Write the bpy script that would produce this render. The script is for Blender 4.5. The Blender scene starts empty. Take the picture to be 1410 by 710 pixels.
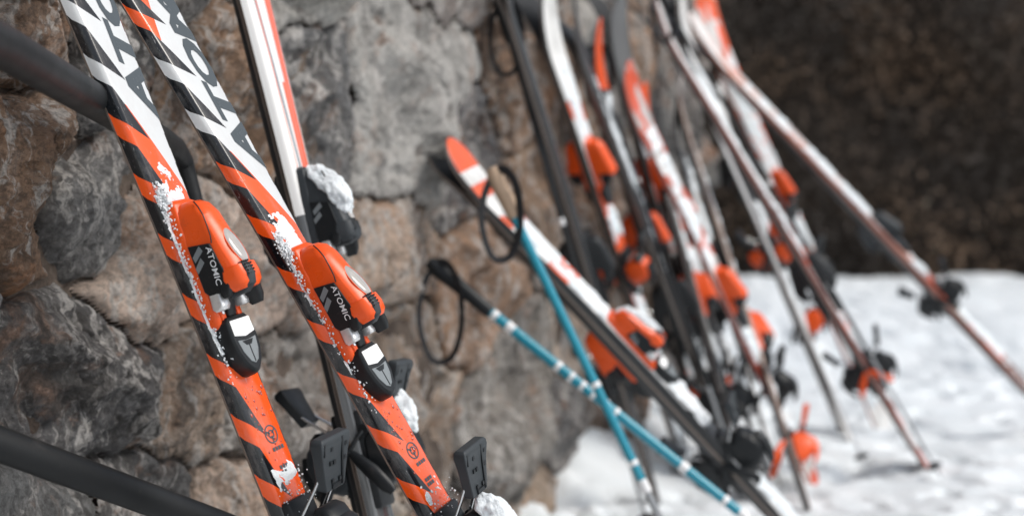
import bpy, math, random
import numpy as np
from mathutils import Vector, Matrix
R = math.radians
random.seed(7); RNG = np.random.default_rng(11)
scene = bpy.context.scene
COL = scene.collection

# ---------------------------------------------------------------- camera
CAM_H = 0.85; FPX = 1958.0; PITCH = math.atan(25 / FPX)
cam = bpy.data.cameras.new('camera'); cam_o = bpy.data.objects.new('camera', cam); COL.objects.link(cam_o)
cam_o.location = (0, 0, CAM_H); cam_o.rotation_euler = (R(90) - PITCH, 0, 0)
cam.sensor_width = 36; cam.lens = 36 * FPX / 1410; cam.clip_start = 0.05; cam.clip_end = 2000
cam.dof.use_dof = True; cam.dof.focus_distance = 1.89; cam.dof.aperture_fstop = 2.5; cam.dof.aperture_blades = 9
scene.camera = cam_o

# ---------------------------------------------------------------- sky and sun (overcast)
world = bpy.data.worlds.new('World'); scene.world = world; world.use_nodes = True
wn = world.node_tree; wn.nodes.clear()
SUN_EL, SUN_AZ = R(48), R(108)          # azimuth clockwise from +Y
sky = wn.nodes.new('ShaderNodeTexSky'); sky.sky_type = 'NISHITA'; sky.sun_disc = False
sky.sun_elevation = SUN_EL; sky.sun_rotation = SUN_AZ
bw = wn.nodes.new('ShaderNodeRGBToBW'); mixw = wn.nodes.new('ShaderNodeMix'); mixw.data_type = 'RGBA'
bg = wn.nodes.new('ShaderNodeBackground'); outw = wn.nodes.new('ShaderNodeOutputWorld')
mixw.inputs[0].default_value = 0.74     # cloud cover takes most of the blue out
wn.links.new(sky.outputs[0], bw.inputs[0]); wn.links.new(sky.outputs[0], mixw.inputs[6]); wn.links.new(bw.outputs[0], mixw.inputs[7])
wn.links.new(mixw.outputs[2], bg.inputs[0]); wn.links.new(bg.outputs[0], outw.inputs[0])
bg.inputs[1].default_value = 0.15
sun = bpy.data.lights.new('sun', 'SUN'); sun.energy = 1.5; sun.angle = R(25); sun.color = (1.0, 0.945, 0.87)
sun_o = bpy.data.objects.new('sun', sun); COL.objects.link(sun_o)
sd = Vector((math.sin(SUN_AZ) * math.cos(SUN_EL), math.cos(SUN_AZ) * math.cos(SUN_EL), math.sin(SUN_EL)))
sun_o.rotation_euler = sd.to_track_quat('Z', 'Y').to_euler(); sun_o.location = (4, -4, 8)
vs = scene.view_settings
vs.view_transform = 'Standard'; vs.look = 'None'; vs.gamma = 1; vs.use_curve_mapping = False
vs.exposure = 0.62
scene.render.engine = 'CYCLES'
cy = scene.cycles
cy.use_denoising = True
try: cy.denoiser = 'OPENIMAGEDENOISE'
except Exception: pass
cy.max_bounces = 6; cy.diffuse_bounces = 3; cy.glossy_bounces = 3; cy.transmission_bounces = 4
cy.caustics_reflective = False; cy.caustics_refractive = False

# ---------------------------------------------------------------- geometry of the place
cp, sp = math.cos(PITCH), math.sin(PITCH)
FW = np.array([0, cp, -sp]); UP = np.array([0, sp, cp]); RT = np.array([1., 0, 0]); CP = np.array([0, 0, CAM_H])
WO = np.array([-0.72, 2.0, 0]); WD = np.array([.3325, .9431, 0]); WN = np.array([.9431, -.3325, 0])   # wall: origin, along, outward
def ray(px, py): return FW + RT * (px - 705) / FPX + UP * (355 - py) / FPX
def at(px, py, d): return CP + ray(px, py) * d
def onground(px, py, z=0.0):
    r = ray(px, py); return CP + r * ((z - CAM_H) / r[2])
def onwall(px, py, h=0.0):
    r = ray(px, py); return CP + r * (((WO - CP) @ WN + h) / (r @ WN))
def proj(P):
    q = np.array(P) - CP; d = q @ FW
    return (705 + FPX * (q @ RT) / d, 355 - FPX * (q @ UP) / d, d)
def lean(p0, p1, tailpy, L, h=0.05, z=-0.01):
    """foot on the snow on a sight line, head against the wall L away from it"""
    s = (tailpy - p0[1]) / (p1[1] - p0[1])
    T = onground(p0[0] + (p1[0] - p0[0]) * s, tailpy, z)
    best = None
    for k in np.linspace(-3, 1, 2001):
        q = (p0[0] + (p1[0] - p0[0]) * k, p0[1] + (p1[1] - p0[1]) * k)
        r = ray(*q)
        if abs(r @ WN) < 1e-3: continue
        W = onwall(*q, h)
        if (W - CP) @ FW < 0.4 or W[2] < 0.7 * L * 0.6: continue
        e = abs(np.linalg.norm(W - T) - L)
        if best is None or e < best[0]: best = (e, W)
    return T, best[1]

# ---------------------------------------------------------------- helpers
def tag(o, label=None, cat=None, group=None, kind=None):
    if label: o['label'] = label
    if cat: o['category'] = cat
    if group: o['group'] = group
    if kind: o['kind'] = kind
    return o
def empty(name, mat4=None, parent=None):
    o = bpy.data.objects.new(name, None); COL.objects.link(o); o.empty_display_size = 0.05
    if parent: o.parent = parent
    if mat4 is not None: o.matrix_world = mat4
    return o
def link_mesh(name, me, mat=None, parent=None):
    o = bpy.data.objects.new(name, me); COL.objects.link(o)
    if mat is not None:
        if len(me.materials) == 0: me.materials.append(mat)
        elif me.materials[0] is not mat: o.material_slots[0].link = 'OBJECT'; o.material_slots[0].material = mat
    if parent: o.parent = parent
    return o
class MB:
    def __init__(s): s.v = []; s.f = []; s.m = []
    def add(s, vs, fs, m=0):
        b = len(s.v); s.v += [tuple(map(float, p)) for p in vs]; s.f += [tuple(i + b for i in f) for f in fs]; s.m += [m] * len(fs); return s
    def box(s, x0, x1, y0, y1, z0, z1, m=0):
        return s.add([(x0,y0,z0),(x1,y0,z0),(x1,y1,z0),(x0,y1,z0),(x0,y0,z1),(x1,y0,z1),(x1,y1,z1),(x0,y1,z1)],
                     [(0,3,2,1),(4,5,6,7),(0,1,5,4),(1,2,6,5),(2,3,7,6),(3,0,4,7)], m)
    def loft(s, rings, m=0, cap=True):
        n = len(rings[0]); vs = [p for r in rings for p in r]; fs = []
        for i in range(len(rings) - 1):
            for j in range(n):
                k = (j + 1) % n
                fs.append((i*n+j, i*n+k, (i+1)*n+k, (i+1)*n+j))
        if cap: fs.append(tuple(range(n - 1, -1, -1))); fs.append(tuple(range((len(rings)-1)*n, len(rings)*n)))
        return s.add(vs, fs, m)
    def tube(s, pts, rad, seg=10, m=0, squash=1.0):
        pts = [Vector(p) for p in pts]; rings = []; ref = None
        for i, p in enumerate(pts):
            d = (pts[min(i+1, len(pts)-1)] - pts[max(i-1, 0)]).normalized()
            if ref is None: ref = Vector((0,0,1)) if abs(d.z) < .9 else Vector((1,0,0))
            a = (ref - d * ref.dot(d)).normalized(); b = d.cross(a); ref = a
            r = rad[i] if isinstance(rad, (list, tuple)) else rad
            rings.append([p + a * (r * math.cos(2*math.pi*j/seg)) + b * (r * squash * math.sin(2*math.pi*j/seg)) for j in range(seg)])
        return s.loft(rings, m)
    def prism(s, poly, z0, z1, m=0, axis='z'):
        def P(a, b, c): return (a, b, c) if axis == 'z' else (c, a, b)      # axis x: poly in y,z
        n = len(poly)
        return s.add([P(a, b, z0) for a, b in poly] + [P(a, b, z1) for a, b in poly],
                     [tuple(range(n-1, -1, -1)), tuple(range(n, 2*n))] + [(i, (i+1) % n, n + (i+1) % n, n + i) for i in range(n)], m)
    def mesh(s, name, smooth=True, angle=40):
        me = bpy.data.meshes.new(name); me.from_pydata(s.v, [], s.f)
        me.polygons.foreach_set('material_index', s.m)
        me.validate(); me.update()
        fix_normals(me)
        if smooth:
            me.polygons.foreach_set('use_smooth', [True] * len(me.polygons)); me.set_sharp_from_angle(angle=R(angle))
        return me
    def build(s, name, mat, parent=None, smooth=True, angle=40, bevel=0, seg=2):
        me = s.mesh(name, smooth, angle)
        o = link_mesh(name, me, None, parent)
        for mm in (mat if isinstance(mat, (list, tuple)) else [mat]): me.materials.append(mm)
        if bevel:
            b = o.modifiers.new('bevel', 'BEVEL'); b.width = bevel; b.segments = seg; b.limit_method = 'ANGLE'; b.angle_limit = R(35)
        return o
import bmesh
def fix_normals(me):
    bm = bmesh.new(); bm.from_mesh(me); bmesh.ops.recalc_face_normals(bm, faces=bm.faces); bm.to_mesh(me); bm.free()
def rrect(y, hw0, hw1, z0, z1, cut=0.25, xo=0.0):
    """rounded trapezoid ring in x,z at y (12 points)"""
    h = z1 - z0; c = min(cut * h, cut * 2 * hw1, .4 * h); k = c * .42
    pts = [(-hw0, z0), (-hw0 + 0, z0 + c * .5)]
    L = lambda z: hw0 + (hw1 - hw0) * (z - z0) / max(h, 1e-6)
    pts = [(-L(z0) + k, z0), (-L(z0), z0 + k), (-L(z1 - c), z1 - c), (-L(z1 - k) + k * .5, z1 - k), (-hw1 + c, z1),
           (hw1 - c, z1), (L(z1 - k) - k * .5, z1 - k), (L(z1 - c), z1 - c), (L(z0), z0 + k), (L(z0) - k, z0)]
    return [(x + xo, y, z) for x, z in pts]
def sheet(name, P, mask=None, mat=None, parent=None, smooth=True, uv=None):
    """grid of points P[i,j,3] as a mesh, only faces where mask"""
    ni, nj = P.shape[:2]
    idx = np.arange(ni * nj).reshape(ni, nj)
    q = np.stack([idx[:-1, :-1], idx[1:, :-1], idx[1:, 1:], idx[:-1, 1:]], -1).reshape(-1, 4)
    if mask is not None: q = q[mask.reshape(-1)]
    if len(q) == 0: return None
    used, inv = np.unique(q, return_inverse=True); q = inv.reshape(-1, 4)
    v = P.reshape(-1, 3)[used]
    me = bpy.data.meshes.new(name); me.vertices.add(len(v)); me.vertices.foreach_set('co', v.astype(np.float32).ravel())
    me.loops.add(q.size); me.loops.foreach_set('vertex_index', q.astype(np.int32).ravel())
    me.polygons.add(len(q)); me.polygons.foreach_set('loop_start', np.arange(0, q.size, 4, dtype=np.int32))
    me.polygons.foreach_set('use_smooth', np.full(len(q), smooth))
    me.update(calc_edges=True)
    if uv is not None:
        l = me.uv_layers.new(name='UVMap'); l.data.foreach_set('uv', uv.reshape(-1, 2)[used][q.ravel()].astype(np.float32).ravel())
    return link_mesh(name, me, mat, parent)

def hash2(ix, iy, seed):
    h = (ix.astype(np.int64) * 374761393 + iy.astype(np.int64) * 668265263 + seed * 1442695041) & 0xffffffff
    h = ((h ^ (h >> 13)) * 1274126177) & 0xffffffff
    return ((h ^ (h >> 16)) & 0xffff) / 65535.0
def vnoise(x, y, seed=0):
    ix = np.floor(x); iy = np.floor(y); fx = x - ix; fy = y - iy
    fx = fx*fx*fx*(fx*(fx*6-15)+10); fy = fy*fy*fy*(fy*(fy*6-15)+10)
    ix = ix.astype(np.int64); iy = iy.astype(np.int64)
    a = hash2(ix, iy, seed); b = hash2(ix+1, iy, seed); c = hash2(ix, iy+1, seed); d = hash2(ix+1, iy+1, seed)
    return (a + (b-a)*fx) * (1-fy) + (c + (d-c)*fx) * fy
def fbm(x, y, seed=0, oct=5, gain=.5):
    s = 0; a = 1; t = 0
    for o in range(oct):
        ca, sa = math.cos(.7 * o), math.sin(.7 * o)
        s = s + a * (vnoise((x*ca - y*sa) * 2**o, (x*sa + y*ca) * 2**o, seed + o * 17) - .5) * 2; t += a; a *= gain
    return s / t

# ---------------------------------------------------------------- materials
class NT:
    def __init__(s, name):
        s.m = bpy.data.materials.new(name); s.m.use_nodes = True; s.t = s.m.node_tree; s.t.nodes.clear()
        s.out = s.t.nodes.new('ShaderNodeOutputMaterial'); s.b = s.t.nodes.new('ShaderNodeBsdfPrincipled')
        s.t.links.new(s.b.outputs[0], s.out.inputs[0])
    def n(s, kind): return s.t.nodes.new('ShaderNode' + kind)
    def l(s, a, b): s.t.links.new(a, b)
    def put(s, sock, v):
        if isinstance(v, bpy.types.NodeSocket): s.l(v, sock)
        else: sock.default_value = v
    def math(s, op, a, b=0.0, clamp=False):
        m = s.n('Math'); m.operation = op; m.use_clamp = clamp; s.put(m.inputs[0], a); s.put(m.inputs[1], b); return m.outputs[0]
    def mix(s, f, a, b, blend='MIX'):
        m = s.n('Mix'); m.data_type = 'RGBA'; m.blend_type = blend; s.put(m.inputs[0], f)
        for i, v in ((6, a), (7, b)): s.put(m.inputs[i], v if isinstance(v, bpy.types.NodeSocket) else (*v[:3], 1))
        return m.outputs[2]
    def noise(s, vec, scale, detail=6, rough=.55, dist=0.0):
        m = s.n('TexNoise'); s.put(m.inputs['Scale'], scale); m.inputs['Detail'].default_value = detail
        m.inputs['Roughness'].default_value = rough; m.inputs['Distortion'].default_value = dist
        if vec is not None: s.l(vec, m.inputs['Vector'])
        return m.outputs['Fac']
    def ramp(s, f, lo, hi):
        m = s.n('MapRange'); m.interpolation_type = 'SMOOTHSTEP'; s.put(m.inputs[0], f); m.inputs[1].default_value = lo; m.inputs[2].default_value = hi; return m.outputs[0]
    def map(s, vec, scale, rot=(0,0,0)):
        m = s.n('Mapping'); m.inputs['Scale'].default_value = scale; m.inputs['Rotation'].default_value = rot; s.l(vec, m.inputs['Vector']); return m.outputs[0]
    def bump(s, h, strength, dist, normal=None):
        m = s.n('Bump'); m.inputs['Strength'].default_value = strength; m.inputs['Distance'].default_value = dist; s.l(h, m.inputs['Height'])
        if normal is not None: s.l(normal, m.inputs['Normal'])
        return m.outputs[0]
    def done(s, **k):
        for a, v in k.items():
            nm = a.replace('_', ' ').title() if a != 'specular_ior_level' else 'Specular IOR Level'
            if a == 'coat': nm = 'Coat Weight'
            if a == 'coat_ior': nm = 'Coat IOR'
            if a == 'transmission': nm = 'Transmission Weight'
            s.put(s.b.inputs[nm], v if isinstance(v, (bpy.types.NodeSocket, int, float)) else ((*v[:3], 1) if len(v) == 3 else v))
        return s.m
def plain(name, col, rough=.5, metal=0.0, var=.18, scale=40, coat=0.0, bump=.05, **k):
    t = NT(name); tc = t.n('TexCoord').outputs['Object']
    f = t.noise(tc, scale, 5, .6); g = t.noise(tc, scale * .13, 3)
    c = t.mix(t.math('MULTIPLY', f, var), col, tuple(min(1, x * .55) for x in col))
    gm = t.ramp(t.noise(tc, scale * .6, 7, .75), .56, .66)
    c = t.mix(t.math('MULTIPLY', gm, min(.55, var * 1.9)), c, t.mix(.55, c, (.05, .045, .042)))
    c = t.mix(t.math('MULTIPLY', t.ramp(g, .45, .75), var), c, tuple(min(1, x * 1.25 + .02) for x in col))
    r = t.math('ADD', t.math('MULTIPLY', t.math('SUBTRACT', f, .5), .25), rough, True)
    k.setdefault('specular_ior_level', .33)
    return t.done(base_color=c, roughness=r, metallic=metal, coat=coat, normal=t.bump(f, bump, .002), **k)

ORANGE = (.80, .09, .009)
M = {}
M['orange_plastic'] = plain('orange_plastic', ORANGE, .3, var=.12, scale=60, coat=.0, specular_ior_level=.4)
M['black_plastic'] = plain('black_plastic', (.009, .011, .013), .42, var=.3, scale=80)
M['grey_plastic'] = plain('grey_plastic', (.035, .041, .046), .5, var=.25, scale=90)
M['mid_grey'] = plain('mid_grey', (.2, .22, .23), .45)
M['silver'] = plain('silver', (.72, .72, .72), .28, metal=.6)
M['steel'] = plain('steel', (.62, .63, .64), .2, metal=1.0)
M['edge_steel'] = plain('edge_steel', (.3, .25, .22), .35, metal=.8)
M['white_label'] = plain('white_label', (.85, .85, .84), .3, var=.06)
M['lens'] = plain('lens', (.5, .47, .44), .08, coat=1, var=1.0, scale=70)
M['letter_white'] = plain('letter_white', (.82, .83, .84), .4, var=.05)
M['letter_grey'] = plain('letter_grey', (.07, .083, .092), .25, var=.1)
M['base_black'] = plain('base_black', (.02, .021, .023), .45)
M['rail_metal'] = plain('rail_metal', (.007, .008, .009), .5, metal=.0, var=.5, scale=30, bump=.16, specular_ior_level=.35)
M['blue'] = plain('blue_paint', (.006, .25, .35), .28, var=.1, coat=.5)
M['white_paint'] = plain('white_paint', (.8, .8, .8), .35, var=.08)
M['pole_grey'] = plain('pole_grey', (.3, .31, .32), .35, metal=.4)
M['cork'] = plain('cork_grip', (.46, .33, .23), .7, var=.4)
M['strap'] = plain('strap_webbing', (.018, .018, .02), .75)
M['drop_dark'] = plain('drop', (.35, .03, .01), .05, coat=1)
M['yellow'] = plain('yellow_plastic', (.75, .38, .02), .4)
M['brown'] = plain('wood_edge', (.24, .15, .11), .5)

def snow_mat():
    t = NT('snow'); p = t.n('NewGeometry').outputs['Position']
    f = t.noise(p, 45, 8, .7); g = t.noise(p, 420, 4, .7); b = t.noise(p, 5, 5)
    c = t.mix(t.ramp(b, .35, .7), (.82, .87, .90), (.88, .91, .93))
    n1 = t.bump(f, .5, .02); n2 = t.bump(g, .5, .004, n1)
    return t.done(base_color=c, roughness=.55, normal=n2, subsurface_weight=0.0)
M['snow'] = snow_mat()

def rock_mat():
    t = NT('rubble_stone'); p = t.n('NewGeometry').outputs['Position']
    info = t.n('ObjectInfo'); tint = info.outputs['Color']
    wv = t.n('TexNoise'); wv.inputs['Scale'].default_value = 7; wv.inputs['Detail'].default_value = 4; t.l(p, wv.inputs['Vector'])
    va = t.n('VectorMath'); va.operation = 'MULTIPLY_ADD'; t.l(wv.outputs['Color'], va.inputs[0]); va.inputs[1].default_value = (.16, .16, .16); t.l(p, va.inputs[2])
    w = va.outputs[0]
    off = t.n('VectorMath'); off.operation = 'ADD'; t.l(w, off.inputs[0])
    rv = t.n('CombineXYZ'); t.l(t.math('MULTIPLY', info.outputs['Random'], 31), rv.inputs[0]); t.l(rv.outputs[0], off.inputs[1]); q = off.outputs[0]
    lb = t.n('RGBToBW'); t.l(tint, lb.inputs[0]); dk = t.math('SUBTRACT', 1.0, t.math('MULTIPLY', lb.outputs[0], .45), True)
    big = t.noise(q, 5, 7, .6); mid = t.noise(w, 22, 8, .68); fine = t.noise(p, 85, 8, .78)
    streak = t.noise(t.map(q, (1.6, 1.6, .45), (0, .35, 0)), 17, 8, .7, .6)
    rust = t.noise(q, 8.5, 8, .66, .4)
    c = t.mix(t.ramp(big, .36, .6), t.mix(.42, tint, (.07, .055, .045)), tint)
    c = t.mix(t.math('MULTIPLY', t.ramp(rust, .53, .64), .6), c, t.mix(.3, (.50, .24, .115), tint))
    c = t.mix(t.math('MULTIPLY', t.ramp(mid, .5, .66), .5), c, t.mix(.35, tint, (.68, .62, .57)))
    c = t.mix(t.math('MULTIPLY', t.ramp(streak, .53, .61), .72), c, (.78, .74, .70))
    c = t.mix(t.math('MULTIPLY', t.ramp(t.noise(t.map(q, (1.3, 1.3, .6), (0, .3, 0)), 8, 9, .72, .5), .52, .62), t.math('MULTIPLY', dk, .82)), c, (.06, .054, .05))
    vn = t.math('ABSOLUTE', t.math('SUBTRACT', t.noise(t.map(q, (1.5, 1.5, .42), (0, .28, 0)), 6.5, 6, .58, .25), .5))
    c = t.mix(t.math('MULTIPLY', t.math('SUBTRACT', 1.0, t.ramp(vn, .002, .04)), t.math('MULTIPLY', t.ramp(t.noise(q, 2.6, 3, .5), .38, .55), .72)), c, (.78, .74, .70))
    c = t.mix(t.math('MULTIPLY', t.ramp(t.noise(q, 4.2, 6, .7), .6, .68), .6), c, (.50, .235, .11))
    c = t.mix(t.math('MULTIPLY', t.ramp(fine, .40, .56), 1.0), t.mix(t.math('MULTIPLY', dk, .6), c, (.02, .015, .012)), c)
    c = t.mix(t.math('MULTIPLY', t.ramp(fine, .56, .68), .35), c, (.8, .74, .69))
    vo = t.n('TexVoronoi'); vo.feature = 'DISTANCE_TO_EDGE'; vo.inputs['Scale'].default_value = 9; t.l(q, vo.inputs['Vector'])
    crack = t.ramp(vo.outputs[0], 0.0, .035)
    hh = t.math('ADD', t.math('MULTIPLY', mid, 1.0), t.math('MULTIPLY', crack, .10))
    hh = t.math('ADD', hh, t.math('MULTIPLY', streak, .5))
    n1 = t.bump(hh, .9, .03); n2 = t.bump(fine, 1.0, .013, n1)
    ro = t.math('ADD', t.math('MULTIPLY', mid, .4), .4, True)
    return t.done(base_color=c, roughness=ro, normal=n2)
M['rock'] = rock_mat()
def mortar_mat():
    t = NT('mortar'); p = t.n('NewGeometry').outputs['Position']
    a = t.noise(p, 14, 8, .7); f = t.noise(p, 130, 6, .7)
    c = t.mix(t.ramp(a, .35, .68), (.09, .06, .045), (.3, .23, .18))
    c = t.mix(t.ramp(f, .45, .75), t.mix(.4, c, (.03, .025, .02)), c)
    return t.done(base_color=c, roughness=.9, normal=t.bump(f, .8, .008, t.bump(a, .7, .03)))
M['mortar'] = mortar_mat()
def hedge_mat():
    t = NT('bare_hedge'); p = t.n('NewGeometry').outputs['Position']; a = t.noise(p, .9, 4); b = t.noise(p, 6, 4)
    c = t.mix(t.ramp(a, .4, .7), (.038, .029, .023), (.12, .074, .044))
    c = t.mix(t.ramp(b, .6, .75), c, (.09, .085, .06))
    return t.done(base_color=c, roughness=.8)
M['hedge'] = hedge_mat()
M['hedge_core'] = plain('hedge_core', (.045, .034, .026), .9, scale=3)

def race_top_mat(R0, Rsw, Rtop, P=.0815, D=.63):
    """black saw-tooth flank stripes over white / orange, as printed; U across (0..1), V metres from the tail"""
    t = NT('race_ski_print'); uv = t.n('UVMap').outputs[0]; sx = t.n('SeparateXYZ'); t.l(uv, sx.inputs[0])
    c = sx.outputs[0]; s = sx.outputs[1]
    c0, ct = .25, .48
    up = t.math('MAXIMUM', t.math('SUBTRACT', c, c0), 0.0); lowc = t.math('MINIMUM', c, c0)
    r = t.math('SUBTRACT', R0, s)
    rr = t.math('SUBTRACT', t.math('SUBTRACT', r, t.math('MULTIPLY', up, .10)), t.math('MULTIPLY', lowc, .095))
    fr = t.math('FRACT', t.math('DIVIDE', rr, P))
    lim = t.math('MULTIPLY', t.math('SUBTRACT', 1.0, t.math('DIVIDE', up, ct - c0, True)), D)
    black = t.math('LESS_THAN', t.math('SUBTRACT', 1.0, fr), lim)
    rs = t.math('SUBTRACT', rr, t.math('MULTIPLY', t.math('MAXIMUM', t.math('SUBTRACT', c, .34), 0.0), .21))
    org = t.math('GREATER_THAN', rs, Rsw)
    top = t.math('LESS_THAN', t.math('ADD', rr, t.math('MULTIPLY', t.math('MAXIMUM', t.math('SUBTRACT', c, .30), 0.0), .55)), Rtop)
    o = t.math('MAXIMUM', org, top)
    # thin dark edge line along the far crease, as on the print
    tc = t.n('TexCoord').outputs['Object']
    sc = t.noise(tc, 150, 4, .7); sm = t.noise(tc, 9, 5, .7)
    col = t.mix(o, (.60, .61, .61), ORANGE)
    far = t.math('MULTIPLY', t.math('GREATER_THAN', c, .735), t.math('LESS_THAN', t.math('FRACT', t.math('DIVIDE', r, P * .5)), .5))
    col = t.mix(far, col, (.02, .023, .026))
    col = t.mix(black, col, (.006, .007, .009))
    wear = t.ramp(t.noise(t.map(tc, (1, .22, 1)), 230, 6, .78), .62, .68)
    col = t.mix(t.math('MULTIPLY', wear, .5), col, (.5, .48, .47))
    film = t.ramp(t.noise(t.map(tc, (1, .4, 1)), 38, 6, .7), .5, .64)
    col = t.mix(t.math('MULTIPLY', film, .22), col, t.mix(.5, col, (.45, .4, .38)))
    ro = t.math('ADD', .14, t.math('MULTIPLY', t.ramp(sm, .4, .7), .12))
    return t.done(base_color=col, roughness=ro, specular_ior_level=.28, coat=1.0, coat_ior=1.36, coat_roughness=.14, normal=t.bump(sc, .05, .0008))
def band_top_mat(name, bands, diag=.06, snowy=0.0, spots=None, rough=.3, side=(.018, .02, .022)):
    """printed top sheet: list of (metres from tail, colour) upward, slanted joints"""
    t = NT(name); uv = t.n('UVMap').outputs[0]; sx = t.n('SeparateXYZ'); t.l(uv, sx.inputs[0])
    tc = t.n('TexCoord').outputs['Object']
    v = t.math('ADD', sx.outputs[1], t.math('MULTIPLY', sx.outputs[0], diag))
    col = (*bands[0][1], 1)
    cur = None
    for pos, cc in bands:
        m = t.math('GREATER_THAN', v, pos); cur = t.mix(m, cur if cur is not None else bands[0][1], cc)
    if spots:
        nz = t.noise(t.map(tc, (1, .35, 1)), spots[0], 2, .4); cur = t.mix(t.math('GREATER_THAN', nz, spots[1]), cur, spots[2])
    cur = t.mix(t.math('GREATER_THAN', t.math('ABSOLUTE', t.math('SUBTRACT', sx.outputs[0], .5)), .30), cur, side)
    n = t.noise(tc, 60, 4, .6)
    gr = t.ramp(t.noise(t.map(tc, (1, .3, 1)), 30, 5, .7), .45, .62)
    cur = t.mix(t.math('MULTIPLY', gr, .5), cur, t.mix(.6, cur, (.06, .055, .055)))
    return t.done(base_color=cur, roughness=t.math('ADD', rough, t.math('MULTIPLY', n, .15)), coat=.25)

# ---------------------------------------------------------------- ground
def ground():
    xs = np.concatenate([[-60, -30, -15, -8, -4, -2, -1.2], np.arange(-.7, 4.2, .022), np.arange(4.25, 9, .1), np.arange(9.2, 30, .8), [34, 45, 70, 120]])
    ys = np.concatenate([[-40, -15, -6, -2.5], np.arange(-1, 3, .1), np.arange(3.05, 8.5, .025), np.arange(8.6, 19, .15), [20, 24, 30, 45, 80, 150, 400]])
    X, Y = np.meshgrid(xs, ys, indexing='ij')
    u = (X - WO[0]) * WD[0] + (Y - WO[1]) * WD[1]; h = (X - WO[0]) * WN[0] + (Y - WO[1]) * WN[1]
    Z = np.clip((Y - 6.5) / 10, 0, 1) ** 1.3 * .36
    Z += fbm(X * .9, Y * .9, 3, 4) * .05 + fbm(X * 4, Y * 4, 9, 5, .55) * .036
    tr = fbm(X * 7, Y * 7, 41, 3); Z -= np.clip(tr - .12, 0, .35) * .16
    near = np.exp(-np.clip(h, 0, 9) / .20) * np.clip((u - 2.0) / 1.0, 0, 1) * np.clip(5.6 - u, 0, 1)
    Z += near * (.19 + .10 * fbm(u * 1.6, h * 1.6, 5, 3))
    Z += np.exp(-((Y - 16.8) / 1.1) ** 2) * (.05 + .11 * fbm(X * 1.1, Y * .3, 21, 5))
    Z -= np.clip(-h - .3, 0, .1) * 0
    o = sheet('ground', np.stack([X, Y, Z], -1), None, M['snow'])
    fix = o.data
    tag(o, 'trampled white snow covering the ground', kind='structure')
    return o
ground()

# ---------------------------------------------------------------- wall of rubble stones
PAL = {'brown': (.42, .26, .165), 'dark': (.16, .157, .16), 'cream': (.88, .70, .57), 'grey': (.46, .415, .38), 'rust': (.58, .35, .22),
       'pale': (.72, .68, .64), 'slate': (.27, .265, .265), 'tan': (.64, .475, .36)}
HAND = [(48,255,'brown'),(158,285,'slate'),(40,60,'brown'),(-60,480,'dark'),(105,520,'dark'),(40,720,'slate'),(225,360,'cream'),(280,560,'tan'),
        (180,700,'slate'),(330,120,'rust'),(150,90,'dark'),(375,390,'cream'),(390,560,'grey'),(330,730,'tan'),(455,120,'slate'),(570,120,'pale'),(540,340,'tan'),
        (560,560,'tan'),(720,560,'grey'),(735,300,'brown'),(700,110,'brown'),(825,60,'pale'),(880,210,'slate'),(900,420,'brown'),(800,700,'brown'),(940,120,'grey'),(850,560,'brown'),(420,-60,'pale'),(250,-80,'grey'),(700,-60,'grey'),(100,-90,'brown')]
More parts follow.
